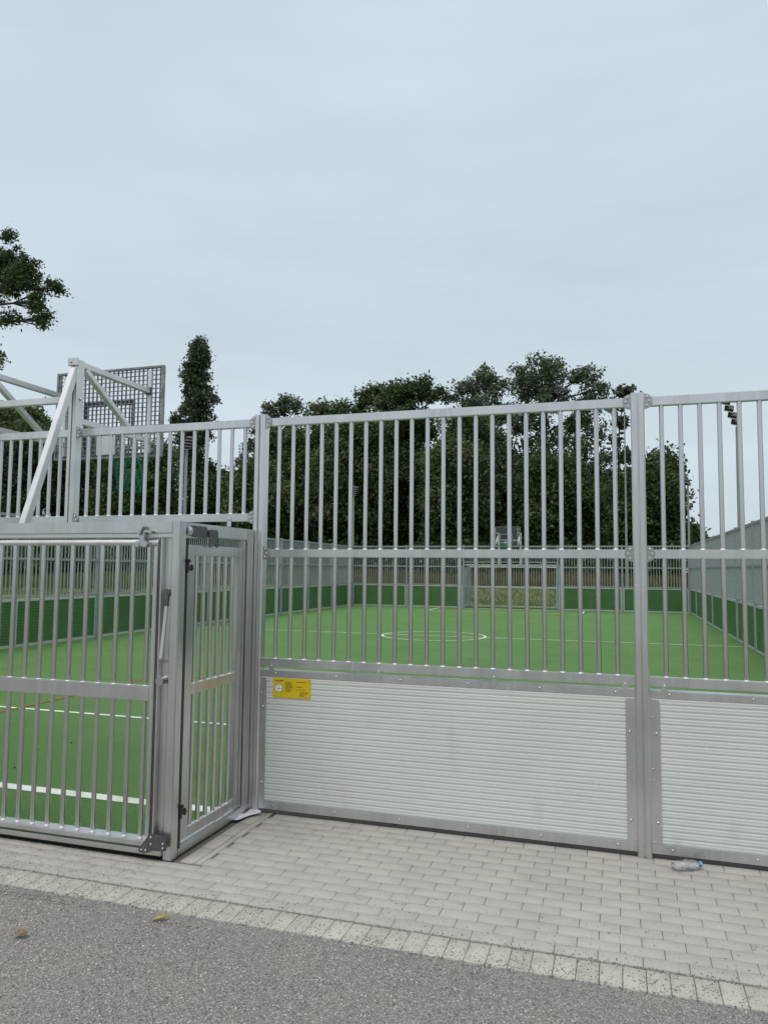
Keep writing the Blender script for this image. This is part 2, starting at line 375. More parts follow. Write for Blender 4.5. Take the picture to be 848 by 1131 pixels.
# ---------------------------------------------------------------- fences
PW = .043
POSTPROF = [(-PW, -PW+.008), (-PW+.008, -PW), (-.007, -PW), (-.007, -PW+.02), (.007, -PW+.02), (.007, -PW), (PW-.008, -PW), (PW, -PW+.008),
            (PW, PW-.008), (PW-.008, PW), (.007, PW), (.007, PW-.02), (-.007, PW-.02), (-.007, PW), (-PW+.008, PW), (-PW, PW-.008)]
def post(x, y, z0, z1, m, parent, name='post'):
    o = MB().prism((x, y, z0), (x, y, z1), POSTPROF, (0, 1, 0)).build(name, m, parent)
    return o
RB = .0150
def rib_sheet(x0, x1, z0, z1, y, m, parent, name='corrugated_sheet', pitch=.04, dp=.0018):
    """horizontal trapezoid ribs on a 22 mm thick board"""
    n = int((z1-z0)/pitch); p = (z1-z0)/n; pr = []
    for i in range(n):
        z = z0+i*p
        pr += [(dp, z), (dp, z+p*.10), (0, z+p*.20), (0, z+p*.50), (dp*.35, z+p*.54), (dp*.35, z+p*.60), (0, z+p*.66), (0, z+p*.92), (dp, z+p*.995)]
    V = []; Fc = []
    for x in (x0, x1):
        for (d, z) in pr: V.append((x, y+d, z))
    k = len(pr)
    for i in range(k-1): Fc.append((i, k+i, k+i+1, i+1))
    b = len(V)
    for x in (x0, x1):
        for (d, z) in pr: V.append((x, y+.030-d, z))
    for i in range(k-1): Fc.append((b+i+1, b+k+i+1, b+k+i, b+i))
    return raw(name, V, Fc, m, parent)
GRATE2 = mat('bracket_steel', (.40, .40, .40), .4, .9)
def bolts(pts, nrm, m, parent, r=.008, h=.006):
    first = None
    for p in pts:
        if first is None: first = MB().bolt(p, nrm, r, h).build('bolt', m, parent); p0 = Vector(p)
        else:
            c = first.copy(); COL.objects.link(c); c.location = first.location+(Vector(p)-p0)
def half_disc(mb, c, sx, y, r=.052, t=.006):
    mb.poly([(c[0], y, c[1]-r)]+[(c[0]+sx*r*math.cos(a), y, c[1]+r*math.sin(a)) for a in [math.pi*(-.5+i/10) for i in range(1, 10)]]+[(c[0], y, c[1]+r)], (0, -t, 0))
def bar_panel(x0, x1, y, zs, nb, parent, ma=ALU, mb_=ALUB, single=False, brackets=True, fine=True):
    """rails at heights zs = [(z0, z1), ...] from the top down and nb upright round bars"""
    rails = MB()
    if single:
        for (a, b) in zs: rails.box((x0, y-.024, a), (x1, y+.024, b))
        for i in range(nb):
            x = x0+(x1-x0)*(i+.9)/(nb+.8)
            for k in range(len(zs)-1): rails.tube((x, y, zs[k+1][1]), (x, y, zs[k][0]), RB, 8)
        return rails.build('bar_panel', ma, parent)
    for (a, b) in zs: o = MB().box((x0, y-.024, a), (x1, y+.024, b)).build('rail', ma, parent, bevel=.003)
    o = parent
    first = None
    for i in range(nb):
        x = x0+(x1-x0)*(i+.9)/(nb+.8)
        if first is None:
            t = MB()
            for k in range(len(zs)-1): t.tube((x, y, zs[k+1][1]-.002), (x, y, zs[k][0]+.002), RB, 16)
            for k in range(1, len(zs)): t.collar((x, y, zs[k][1]+.0), RB+.0035, .007)
            first = t.build('bar', mb_, o, m2=WELD); fx = x
        else:
            c = first.copy(); COL.objects.link(c); c.location.x += x-fx
    if brackets:
        for k in (0, 1):
            zc = (zs[k][0]+zs[k][1])/2
            if k == 1 and len(zs) == 2: zc += .0
            for sx, xx in ((1, x0), (-1, x1)):
                b = MB(); half_disc(b, (xx, zc), sx, y-.0245); brk = b.build('bracket', GRATE2, parent)
                bolts([(xx+sx*(.018+.012*(dz == 0)), y-.031, zc+dz) for dz in (-.03, 0, .03)], (0, -1, 0), CHROME if fine else ALU, brk, .009, .008)
    return o
def board_panel(x0, x1, y, parent, ma=ALU, msheet=SHEET, detail=True, z1=1.035):
    f = MB()
    f.box((x0, y-.022, z1-.046), (x1, y+.075, z1)).box((x0, y-.022, .028), (x1, y+.022, .084))
    if not detail:
        f.box((x0, y-.022, .0925), (x0+.04, y+.022, z1-.0465)).box((x1-.04, y-.022, .0925), (x1, y+.022, z1-.0465))
    if detail: f.box((x0, y-.018, .0845), (x0+.03, y+.018, z1-.0465)).box((x1-.03, y-.018, .0845), (x1, y+.018, z1-.0465))
    o = f.build('board_panel', ma, parent, bevel=.003 if detail else 0)
    rib_sheet(x0+.001, x1-.001, .0855, z1-.047, y-.0205 if detail else y-.012, msheet, o, dp=.0026 if detail else .009, pitch=.04 if detail else .06)
    if detail:
        bolts([(x0+.12+(x1-x0-.24)*k/5, y-.022, zz) for zz in (z1-.02, .06) for k in range(6)], (0, -1, 0), CHROME, o)
        for xx in (x0+.09, (x0+x1)/2-.4, (x0+x1)/2+.42, x1-.06):
            MB().poly([(xx-.017, y-.0255, 1.012), (xx+.017, y-.0255, 1.012), (xx+.017, y-.0255, 1.068)]+[(xx+.017*math.cos(a), y-.0255, 1.075+.017*math.sin(a)) for a in (.5, 1.05, 1.57, 2.1, 2.6)]+[(xx-.017, y-.0255, 1.068)], (0, -.005, 0)).bolt((xx, y-.0305, 1.07), (0, -1, 0), .009, .01).build('clip', ALU, o)
    return o
ZFULL = [(ZT-.031, ZT+.029), (1.878, 1.936), (1.063, 1.123)]
ZTOPB = [(ZT-.031, ZT+.029), (2.15, 2.21)]
nf = thing('metal_fence', (0, YN, 0), 'near silvery bar fence with pale ribbed kick boards, beside the paved strip', 'fence', 'fences round the court')
PX = [-2.609, .128, 2.868]
GX_ = [CX-.5, CX+.5]
for x in PX: post(x, YN, 0, 2.968, ALU, nf)
for x in PX: post(2*CX-x, YN, 0, 2.968, ALU, nf)
HB = [(-2.609+PW, .128-PW), (.128+PW, 2.868-PW)]
for a, b in HB:
    bar_panel(a, b, YN, ZFULL, 22, nf); board_panel(a, b, YN, nf)
    for xx, sx in ((a, 1), (b, -1)):
        fw_ = .048 if xx < -2 else .060
        p = MB().poly([(xx, YN-.0225, .05), (xx+sx*fw_, YN-.0225, .05), (xx+sx*fw_, YN-.0225, .965), (xx+sx*(fw_-.01), YN-.0225, .982), (xx, YN-.0225, .982)], (0, -.0045, 0))
        po = p.build('flange_plate', ALU, nf, bevel=.001)
        bolts([(xx+sx*(fw_-.022), YN-.0275, zz) for zz in (.22, .77)], (0, -1, 0), CHROME, po, .010, .009)
        bolts([(xx+sx*.014, YN-.0275, zz) for zz in (.10, .48, .55, .87)], (0, -1, 0), CHROME, po, .006)
for a, b in HB:
    bar_panel(2*CX-b, 2*CX-a, YN, ZFULL, 22, nf, single=True); board_panel(2*CX-b, 2*CX-a, YN, nf, detail=False)
o = bar_panel(CX+.5+PW, -2.609-PW, YN, ZTOPB, 14, nf)
o2 = bar_panel(-2.609-(-(-2.609)) if False else 2*CX+2.609+PW, CX-.5-PW, YN, ZTOPB, 14, nf)
bar_panel(CX-.5+PW, CX+.5-PW, YN, ZTOPB, 8, nf, brackets=False)
for xx in (-2.86,):
    MB().box((xx-.017, YN-.031, 2.11), (xx+.017, YN-.0255, 2.18)).bolt((xx, YN-.031, 2.165), (0, -1, 0), .010, .012).build('clip', ALU, o)
# small bolt dots down the near posts
for x in PX[:2]:
    bolts([(x+sx*.024, YN-PW, zz) for zz in (1.70, 1.50, 1.05) for sx in (-1, 1)]+[(x+.024, YN-PW, 1.36), (x+.024, YN-PW, 1.33)], (0, -1, 0), CHROME, nf, .0045, .003)

# the other three fences: local x along the fence, board faces local -y
def far_full_bay(root, x0, x1, nb, proto={}):
    ox, oy, _ = root.location
    key = round(x1-x0, 3)
    if key in proto:
        for src, xs in proto[key]:
            c = dup(src, root); c.location.x = x0-xs
        return
    n0 = set(root.children)
    zz = [(ZT-.03, ZT+.03), (1.93, 1.985), (1.085, 1.125)]
    a = bar_panel(ox+x0+PW, ox+x1-PW, oy, zz, nb, root, GALV, single=True)
    b = board_panel(ox+x0+PW, ox+x1-PW, oy, root, GALVL, GREENB, detail=False, z1=1.062)
    proto[key] = [(a, x0), (b, x0)]
def fence_line(label, loc, rz, spans, posts):
    root = thing('metal_fence', loc, label, 'fence', 'fences round the court', 0)
    for x in posts: post(loc[0]+x, loc[1], 0, 2.968, GALV, root)
    for x0, x1 in spans: far_full_bay(root, x0, x1, 22)
    root.rotation_euler.z = rz
    return root
ln = YF-YN; nb_ = 11; st = ln/nb_
prs = [st*i for i in range(nb_+1)]
PROTO_L = {}
fl = fence_line('long left galvanised bar fence with green boards, running away along the court', (XL-PW, YF, 0), R(-90) + math.pi*0, [(prs[i], prs[i+1]) for i in range(nb_)], prs[1:-1])
# root rotated -90: local +x runs towards the camera, local -y faces -x ; flip so the boards face inward
fl.rotation_euler.z = R(90); fl.location = (XL-PW, YN, 0)
far_full_bay.__defaults__[0].clear()
fr = fence_line('long right galvanised bar fence with green boards, under the bigger floodlight', (XR+PW, YF, 0), 0, [(prs[i], prs[i+1]) for i in range(nb_)], prs[1:-1])
fr.rotation_euler.z = R(-90); fr.location = (XR+PW, YF, 0)
far_full_bay.__defaults__[0].clear()
ff = thing('metal_fence', (XL, YF, 0), 'far galvanised bar fence with green boards, behind the centre circle', 'fence', 'fences round the court')
for x in (0, 2.76, 5.55, 9.89, 12.68, 15.44): post(XL+x, YF, 0, 2.968, GALV, ff)
for x0, x1 in ((0, 2.76), (12.68, 15.44)): far_full_bay(ff, x0, x1, 22)
for x0, x1 in ((2.76, 5.55), (9.89, 12.68)): far_full_bay(ff, x0, x1, 22)
for x0, x1, k in ((5.55, CX-.5-XL, 14), (CX-.5-XL, CX+.5-XL, 8), (CX+.5-XL, 9.89, 14)):
    bar_panel(XL+x0+PW, XL+x1-PW, YF, [(ZT-.03, ZT+.03), (2.15, 2.2)], k, ff, GALV, single=True)

# ---------------------------------------------------------------- goal cage
yF = YN-CAGE
gc = thing('goal_cage', (CX, YN, 0), 'near goal cage of silvery bars with a side gate, jutting onto the paving', 'goal cage', 'goal cages')
for sx in (1, -1):
    X = lambda d: CX+sx*(2.215-d)               # d metres in from the outer side
    def bx(mb, d0, d1, y0, y1, z0, z1): mb.box((min(X(d0), X(d1)), y0, z0), (max(X(d0), X(d1)), y1, z1)); return mb
    bx(MB(), 0, .062, yF-.012, yF+.058, 0, 2.088).build('corner_post', ALU, gc, bevel=.006)
    bx(MB(), .0, .06, YN-.135, YN-.05, 0, 2.083).build('rear_post', ALU, gc, bevel=.005)
    bx(bx(MB(), .014, .055, YN-.185, YN-.145, .07, 1.99), -.03, .012, YN-.046, YN-.004, 0, 2.0).build('gate_hinge_post', ALUB, gc, bevel=.004)
    m = MB(); bx(m, .004, .056, yF+.060, YN-.137, 2.0, 2.083); m.build('side_rail', ALU, gc, bevel=.004)
    m = MB(); bx(m, .002, .058, yF+.060, YN-.02, .004, .062); m.build('sill_rail', ALU, gc, bevel=.006)
    # side leaf : gate on the right, fixed grille on the left
    dr = MB(); y0, y1 = yF+.085, YN-.195
    for a, b in ((y0, y0+.10), (y1-.062, y1)): bx(dr, .012, .050, a, b, .082, 1.94)
    for a, b in ((1.872, 1.94), (.975, 1.042), (.082, .140)): bx(dr, .013, .049, y0+.1005, y1-.0625, a, b)
    dr = dr.build('gate_leaf' if sx > 0 else 'side_grille', ALU, gc, bevel=.003)
    for i in range(6):
        y = y0+.118+(y1-.062-y0-.1)*(i+.0)/6.1
        MB().tube((X(.031), y+.03, .139), (X(.031), y+.03, .976), RB, 14).tube((X(.031), y+.03, 1.041), (X(.031), y+.03, 1.873), RB, 14).collar((X(.031), y+.03, .140), RB+.003, .008).collar((X(.031), y+.03, 1.042), RB+.003, .007).build('bar', ALUB, dr, m2=WELD)
    if sx > 0:
        e = X(0)
        MB().box((e-.003, yF+.115, 1.99), (e+.005, yF+.30, 2.066)).build('lock_plate', DARKPL, gc, bevel=.003)
        MB().bolt((e+.0, yF+.088, 2.03), (1, 0, 0), .028, .02).build('lock_boss', CHROME, gc)
        MB().poly([(e+.006, yF+.315, 1.93), (e+.006, yF+.345, 1.93), (e+.006, yF+.345, 1.955), (e+.006, yF+.405, 1.955), (e+.006, yF+.405, 1.93), (e+.006, yF+.435, 1.93),
                   (e+.006, yF+.435, 2.035), (e+.006, yF+.42, 2.05), (e+.006, yF+.33, 2.05), (e+.006, yF+.315, 2.035)], (.006, 0, 0)).build('gate_catch', DARKPL, dr, bevel=.002)
        for zz in (1.79, .26):
            h = MB().box((e-.02, yF+.064, zz-.03), (e+.009, yF+.085, zz+.035)).tube((e+.0, yF+.06, zz), (e+.0, yF+.14, zz), .010, 10).tube((e+.004, yF+.118, zz-.018), (e+.004, yF+.118, zz+.022), .010, 10)
            h.tube((e+.0, yF+.075, zz+.035), (e+.02, yF+.075, zz+.052), .011, 10)
            h.build('hinge', BLACK, dr, bevel=.002)
m = MB().box((GL+.063, yF-.006, 2.012), (GR-.063, yF+.05, 2.086)); m.build('top_rail', ALU, gc, bevel=.004)
MB().box((GL+.063, yF+.004, 1.984), (GR-.063, yF+.04, 2.0095)).build('top_trim', ALUW, gc, bevel=.003)
MB().box((GL+.062, YN-.13, 2.02), (GR-.062, YN-.08, 2.08)).box((GL+.058, yF+.48, 2.022), (GR-.058, yF+.53, 2.078)).build('roof_rail', ALU, gc, bevel=.003)
MB().tube((GL+1.0, yF+.06, 2.03), (CX, yF+.48, 2.05), .012, 8).tube((GR-1.6, yF+.06, 2.03), (GR-1.0, yF+.48, 2.05), .012, 8).build('roof_stay', GALV, gc)
MB().box((GL+.063, yF-.030, .030), (GR-.063, yF+.05, .062)).build('front_sill', ALUB, gc, bevel=.003)
MB().box((GL+.064, yF+.02, -.005), (GR-.064, yF+.05, .029)).build('sill_skirt', BLACK, gc)
fp = MB(); fx0, fx1 = GL+.17, GR-.17
fp.box((fx0, yF-.035, .078), (fx1, yF+.060, .110)).box((fx0+.031, yF, .952), (fx1-.031, yF+.044, 1.044))
fp.box((fx0, yF-.002, .1185), (fx0+.030, yF+.044, 1.929)).box((fx1-.030, yF-.002, .1185), (fx1, yF+.044, 1.929))
fp = fp.build('front_grille', ALU, gc, bevel=.004)
MB().tube((fx0, yF+.02, 1.951), (fx1, yF+.02, 1.951), .0215, 18).build('grille_top_tube', ALUW, fp)
nbf = int((fx1-fx0-.06)/.1185); first = None
for i in range(nbf):
    x = fx1-.030-.045-i*.1185
    if x < fx0+.06: break
    if first is None:
        first = MB().tube((x, yF+.021, .117), (x, yF+.021, .953), RB+.0005, 16).tube((x, yF+.021, 1.043), (x, yF+.021, 1.935), RB+.0005, 16).collar((x, yF+.021, .110), RB+.0035, .008).collar((x, yF+.021, 1.044), RB+.0035, .007).build('bar', ALUB, fp, m2=WELD); x00 = x
    else:
        c = first.copy(); COL.objects.link(c); c.location.x = x-x00
for sx in (1, -1):
    X = lambda d: CX+sx*(2.215-d)
    m = MB()
    def bb(d0, d1, y0, y1, z0, z1): m.box((min(X(d0), X(d1)), y0, z0), (max(X(d0), X(d1)), y1, z1))
    bb(.064, .166, yF+.034, yF+.040, .045, 1.98); bb(.064, .072, yF+.006, yF+.0335, .045, 1.98); bb(.138, .150, yF+.0, yF+.0335, .045, 1.98); bb(.158, .166, yF+.010, yF+.0335, .045, 1.98)
    m.build('channel_plate', ALU, gc, bevel=.002)
    bs = lambda d0, d1, y0_, y1_, nm: MB().box((min(X(d0), X(d1)), y0_, .05), (max(X(d0), X(d1)), y1_, 1.98)).build(nm, BLACK, gc)
    bs(.0625, .0637, yF-.006, yF+.03, 'gap_shade_strip'); bs(.1505, .1575, yF+.002, yF+.0335, 'gap_shade_strip')  # black strips added as painted shade in the gaps beside the posts
    bs(.0005, .004, yF+.0585, yF+.084, 'gap_shade_strip') if sx > 0 else None
    MB().poly([(X(.165), yF-.0445, .042), (X(.205), yF-.0445, .050), (X(.205), yF-.0445, .072), (X(.13), yF-.0445, .165), (X(.022), yF-.0445, .155), (X(.012), yF-.0445, .13), (X(.012), yF-.0445, .075), (X(.06), yF-.0445, .07), (X(.10), yF-.0445, .068)], (0, -.006, 0)).build('foot_plate', DARKPL, gc, bevel=.001)
    bolts([(X(d), yF-.0505, zz) for d, zz in ((.185, .065), (.12, .145), (.12, .105), (.035, .115), (.035, .090), (.155, .065))], (0, -1, 0), CHROME, gc, .007, .006)
    lv = MB().tube((X(.085), yF-.012, 1.56), (X(.110), yF-.018, 1.225), .0125, 12).tube((X(.110), yF-.018, 1.225), (X(.110), yF+.02, 1.20), .009, 10).build('lever', ALUW, gc)
    MB().tube((X(.086), yF-.012, 1.55), (X(.082), yF-.01, 1.63), .014, 12).tube((X(.082), yF-.02, 1.635), (X(.082), yF+.03, 1.635), .022, 12).build('lever_grip', DARKPL, lv)
    MB().tube((X(.108), yF-.03, 1.085), (X(.108), yF+.034, 1.085), .020, 14, .026).tube((X(.108), yF-.035, 1.085), (X(.108), yF-.03, 1.085), .028, 14).build('knob', CHROME, gc)
    cl = MB().box((X(.275)-.02, yF-.028, 1.925), (X(.275)+.02, yF+.0, 2.02)).tube((X(.305), yF-.035, 1.94), (X(.305), yF-.004, 1.94), .020, 12).tube((X(.245), yF-.035, 1.94), (X(.245), yF-.004, 1.94), .020, 12)
    cl.beam((X(.29), yF-.03, 2.0), (X(.262), yF-.03, 2.055), .03, .02).beam((X(.262), yF-.022, 2.025), (X(.20), yF-.022, 2.015), .02, .016)
    cl.build('clamp', CHROME, gc, bevel=.003)
dup_thing(gc, (CX, YF, 0), math.pi, 'far goal cage of galvanised bars, across the court behind the centre circle')

# ---------------------------------------------------------------- basketball hoop
bh = thing('basketball_hoop', (CX, YN, 0), 'near basketball hoop with grating backboard on braced arms, above the silvery goal cage', 'basketball hoop', 'basketball hoops')
YB = 1.035
for sx in (-1, 1):
    X = CX+sx*.5
    post(X, YN, 2.09, 3.53, ALUW, bh, 'mast_post')
    MB().beam((X, YN-.03, 3.455), (X, yF+.505, 2.085), .058, .058, (1, 0, 0)).build('rear_brace', ALUW, bh, bevel=.004)
    MB().beam((X, YN+.044, 3.505), (X, YN+YB, 3.505), .05, .05).build('upper_arm', ALUW, bh, bevel=.004)
    MB().beam((X, YN+.044, 3.02), (X, YN+YB, 3.02), .05, .05).build('lower_arm', ALUW, bh, bevel=.004)
    MB().beam((X, YN+.09, 3.477), (X, YN+.78, 3.047), .048, .05, (1, 0, 0)).build('diagonal_brace', ALUW, bh, bevel=.004)
    MB().box((X-.02, YN+YB-.02, 2.9), (X+.02, YN+YB+.012, 3.72)).build('upright_flat', ALUW, bh, bevel=.003)
    MB().box((X-.05, YN-.06, 3.48), (X+.05, YN-.044, 3.54)).bolt((X-.02, YN-.06, 3.51), (0, -1, 0), .012, .012).box((X-.052, YN-.05, 3.17), (X-.044, YN+.04, 3.235)).bolt((X+.044, YN, 3.2), (1, 0, 0), .014, .014).build('clamp', ALU, bh)
    MB().box((X-.03, YN+YB-.045, 3.47), (X+.03, YN+YB-.021, 3.54)).bolt((X, YN+YB-.045, 3.505), (0, -1, 0), .014, .014).build('clamp', DARKPL, bh)
MB().beam((CX-.456, YN, 3.2), (CX+.456, YN, 3.2), .05, .055).build('cross_bar', ALUW, bh, bevel=.004)
MAST_G = mat('dark_galvanised', (.17, .18, .185), .5, .5)
bz0, bz1, bw = 2.868, 3.768, .632
yb = YN+YB+.03
gm = MB()
for i in range(25):
    x = CX-bw+.02+(2*bw-.04)*(i+.5)/25; gm.box((x-.003, yb-.009, bz0+.022), (x+.003, yb+.013, bz1-.022))
for i in range(19):
    z = bz0+.02+(bz1-bz0-.04)*(i+.5)/19; gm.box((CX-bw+.021, yb-.006, z-.003), (CX+bw-.021, yb+.010, z+.003))
bk = gm.build('backboard', GRATE, bh)
MB().box((CX-bw, yb-.016, bz0), (CX-bw+.02, yb+.018, bz1)).box((CX+bw-.02, yb-.016, bz0), (CX+bw, yb+.018, bz1)).box((CX-bw+.0205, yb-.016, bz0), (CX+bw-.0205, yb+.018, bz0+.02)).box((CX-bw+.0205, yb-.016, bz1-.02), (CX+bw-.0205, yb+.018, bz1)).build('board_frame', GRATE, bk)
MB().box((CX-.295, yb+.015, 3.0), (CX-.255, yb+.022, 3.45)).box((CX+.255, yb+.015, 3.0), (CX+.295, yb+.022, 3.45)).box((CX-.2545, yb+.015, 3.40), (CX+.2545, yb+.022, 3.45)).build('target_square', MAST_G, bk)
MB().box((CX-.11, yb-.03, 2.9), (CX+.11, yb-.017, 3.10)).build('mount_plate', ALUW, bk, bevel=.004)
bolts([(CX+dx, yb-.03, dz) for dx in (-.06, .06) for dz in (2.95, 3.05)], (0, -1, 0), DARKPL, bk, .012, .01)
rm = MB(); rc = Vector((CX, yb+.38, 3.02)); rr = .225
rm.path([rc+Vector((rr*math.cos(a), rr*math.sin(a), 0)) for a in [2*math.pi*i/28 for i in range(29)]], [.011]*29, 8)
rm.beam((CX-.08, yb+.02, 3.0), (CX-.08, yb+.20, 3.01), .02, .03).beam((CX+.08, yb+.02, 3.0), (CX+.08, yb+.20, 3.01), .02, .03)
rm = rm.build('rim', RIMO, bh)
net = MB(); rows = 6; nn = 12
def npt(i, k):
    r_ = rr-.02-.018*k*(1.0 if k < 5 else .85); a = 2*math.pi*(i+.5*(k % 2))/nn
    return rc+Vector((r_*math.cos(a), r_*math.sin(a), -.075*k))
for k in range(rows):
    for i in range(nn):
        net.tube(npt(i, k), npt(i, k+1), .006, 5); net.tube(npt(i, k), npt(i-1 if k % 2 == 0 else i+1, k+1), .006, 5)
net.build('net', NETG, rm)
dup_thing(bh, (CX, YF, 0), math.pi, 'far basketball hoop above the galvanised goal cage, in front of dark trees')

# ---------------------------------------------------------------- yellow sign on the kick board
ys = YN-.0208
sg = thing('sign', (-2.31, ys, .842), 'small yellow information plate with a round white badge, on the pale kick board', 'sign')
def rrect(x0, x1, z0, z1, r_):
    P = []
    for cx, cz, a0 in ((x1-r_, z1-r_, 0), (x0+r_, z1-r_, 90), (x0+r_, z0+r_, 180), (x1-r_, z0+r_, 270)):
        P += [(cx+r_*math.cos(R(a0+a)), cz+r_*math.sin(R(a0+a))) for a in (0, 30, 60, 90)]
    return P
sx0, sx1, sz0, sz1 = -2.462, -2.163, .842, .985
MB().poly([(x, ys, z) for x, z in rrect(sx0, sx1, sz0, sz1, .008)], (0, -.004, 0)).build('plate', YEL, sg, bevel=.0008)
yt = ys-.0042
def mark(name, m, rects, y=yt):
    b = MB()
    for x0, x1, z0, z1 in rects: b.box((sx0+x0, y-.0006, sz0+z0), (sx0+x1, y, sz0+z1))
    return b.build(name, m, sg, smooth=False)
def words(x0, x1, z, h, fill=.8, cw=.6):
    out = []; x = x0
    while x < x1:
        n_ = random.randint(2, 7)
        for _ in range(n_):
            if x > x1: break
            wv = h*cw*random.uniform(.5, 1); out.append((x, x+wv*.75, z, z+h*random.choice((.7, .7, 1)))); x += wv
        x += h*.4
    return out
mk = []; mk += words(.016, .074, .117, .011, cw=.9)
for i in range(10): mk += words(.100, .100+random.uniform(.035, .062), .113-i*.0075, .0042)
mk += words(.185, .262, .115, .0055)+words(.185, .235, .080, .0045)+words(.185, .262, .061, .003)
for i in range(3): mk += words(.215, .215+random.uniform(.03, .06), .030-i*.0075, .004)
mark('lettering', INK, mk)
mark('red_heading', INKR, words(.215, .275, .039, .010, cw=.9)); mark('red_footnote', INKR, words(.25, .277, .008, .005))
def disc(c, r_, y, t): return MB().poly([(c[0]+r_*math.cos(2*math.pi*i/28), y, c[1]+r_*math.sin(2*math.pi*i/28)) for i in range(28)], (0, -t, 0))
bc = (sx0+.047, sz0+.068)
disc(bc, .032, yt, .0006).build('badge_ring', INK, sg, smooth=False); disc(bc, .0285, yt-.0007, .0005).build('badge', INKW, sg, smooth=False)
mark('badge_lettering', INKB, words(.030, .064, .063, .010, cw=.85)+words(.041, .052, .083, .006)+words(.041, .052, .048, .006), yt-.0013)
bolts([(sx0+x, yt, sz0+z) for x, z in ((.012, .012), (.283, .126))], (0, -1, 0), DARKPL, sg, .0035, .002)

# ---------------------------------------------------------------- litter
a, b = Vector((.285, 4.966, .027)), Vector((.450, 5.052, .028))
pb = thing('plastic_bottle', (.375, 5.01, 0), 'crushed clear plastic bottle with a blue cap, lying on the paving by the fence', 'bottle')
prof = [(0, .012), (.01, .026), (.06, .031), (.16, .033), (.22, .029), (.30, .033), (.40, .030), (.5, .034), (.6, .030), (.70, .033), (.80, .026), (.88, .014), (.92, .0125)]
d = (b-a); x = d.cross(Vector((0, 0, 1))).normalized(); z = x.cross(d).normalized()
V = []; n_ = 20
for t, r_ in prof:
    for i in range(n_):
        an = 2*math.pi*i/n_; k = 1+(.16*math.sin(an*3+t*17)+.10*math.sin(an*5-t*31) if .03 < t < .85 else 0)
        V.append(a+d*t+(x*math.cos(an)*1.1+z*math.sin(an)*.78)*r_*k)
Fc = [(i*n_+j, i*n_+(j+1) % n_, (i+1)*n_+(j+1) % n_, (i+1)*n_+j) for i in range(len(prof)-1) for j in range(n_)]
body = raw('bottle_body', [tuple(v) for v in V], Fc, PET, pb, smooth=True)
sm = body.modifiers.new('thickness', 'SOLIDIFY'); sm.thickness = .0008
MB().tube(a+d*.905, a+d*.995, .0155, 20).build('cap', CAPB, pb, bevel=.002)
# crumpled white film strip by the cage foot
def film(pts, wd, lift, seed, name, label):
    rg = random.Random(seed); m = 14; V = []; Fc = []
    for i in range(m):
        t = i/(m-1); f = t*(len(pts)-1); k = min(int(f), len(pts)-2); p = Vector(pts[k]).lerp(Vector(pts[k+1]), f-k)
        dd = (Vector(pts[k+1])-Vector(pts[k])).normalized(); n2 = Vector((-dd.y, dd.x, 0))
        for j in range(5):
            s_ = j/4-.5
            V.append(tuple(p+n2*wd*s_*(1+.25*math.sin(t*9+seed))+Vector((0, 0, .004+lift*(.5+.5*math.sin(j*1.9+t*6+seed))+lift*abs(s_)))))
    for i in range(m-1):
        for j in range(4): k = i*5+j; Fc.append((k, k+1, k+6, k+5))
    o = raw(name, V, Fc, PAPER, smooth=True)
    s2 = o.modifiers.new('thickness', 'SOLIDIFY'); s2.thickness = .0012
    return tag(o, label, 'litter')
film([(-2.655, 4.90, 0), (-2.61, 5.0, 0), (-2.565, 5.10, .01), (-2.545, 5.21-.09, .010)], .10, .010, 1, 'plastic_film', 'crumpled white plastic strip on the paving at the foot of the fence post')
film([(-2.655, 4.66, .064), (-2.655, 4.73, .066), (-2.65, 4.79, .066)], .035, .006, 4, 'paper_scrap', 'small white scrap lying on the sill rail under the side gate')
def dead_leaf(p, ang, ln_, wd, m, label):
    V = []; Fc = []; k = 9
    for i in range(k):
        t = i/(k-1); hw = wd*math.sin(math.pi*min(1, t*.93+.05))**.8*.5
        for s_ in (-1, 0, 1):
            lx, ly = (t-.5)*ln_, s_*hw
            V.append((p[0]+lx*math.cos(ang)-ly*math.sin(ang), p[1]+lx*math.sin(ang)+ly*math.cos(ang), .006+.012*abs(s_)*math.sin(t*3)+.01*(t-.4)**2*4))
    for i in range(k-1):
        for j in (0, 1): q_ = i*3+j; Fc.append((q_, q_+1, q_+4, q_+3))
    o = raw('fallen_leaf', V, Fc, m, smooth=True)
    s2 = o.modifiers.new('thickness', 'SOLIDIFY'); s2.thickness = .0008
    return tag(o, label, 'leaf', 'fallen leaves on the gravel')
dead_leaf((-2.254, 3.44), .75, .085, .035, LEAFY, 'yellow green fallen leaf on the gravel next to the border stones')
dead_leaf((-2.80, 3.09), .2, .07, .05, LEAFB, 'brown curled fallen leaf on the gravel, lower left of the yellow green one')

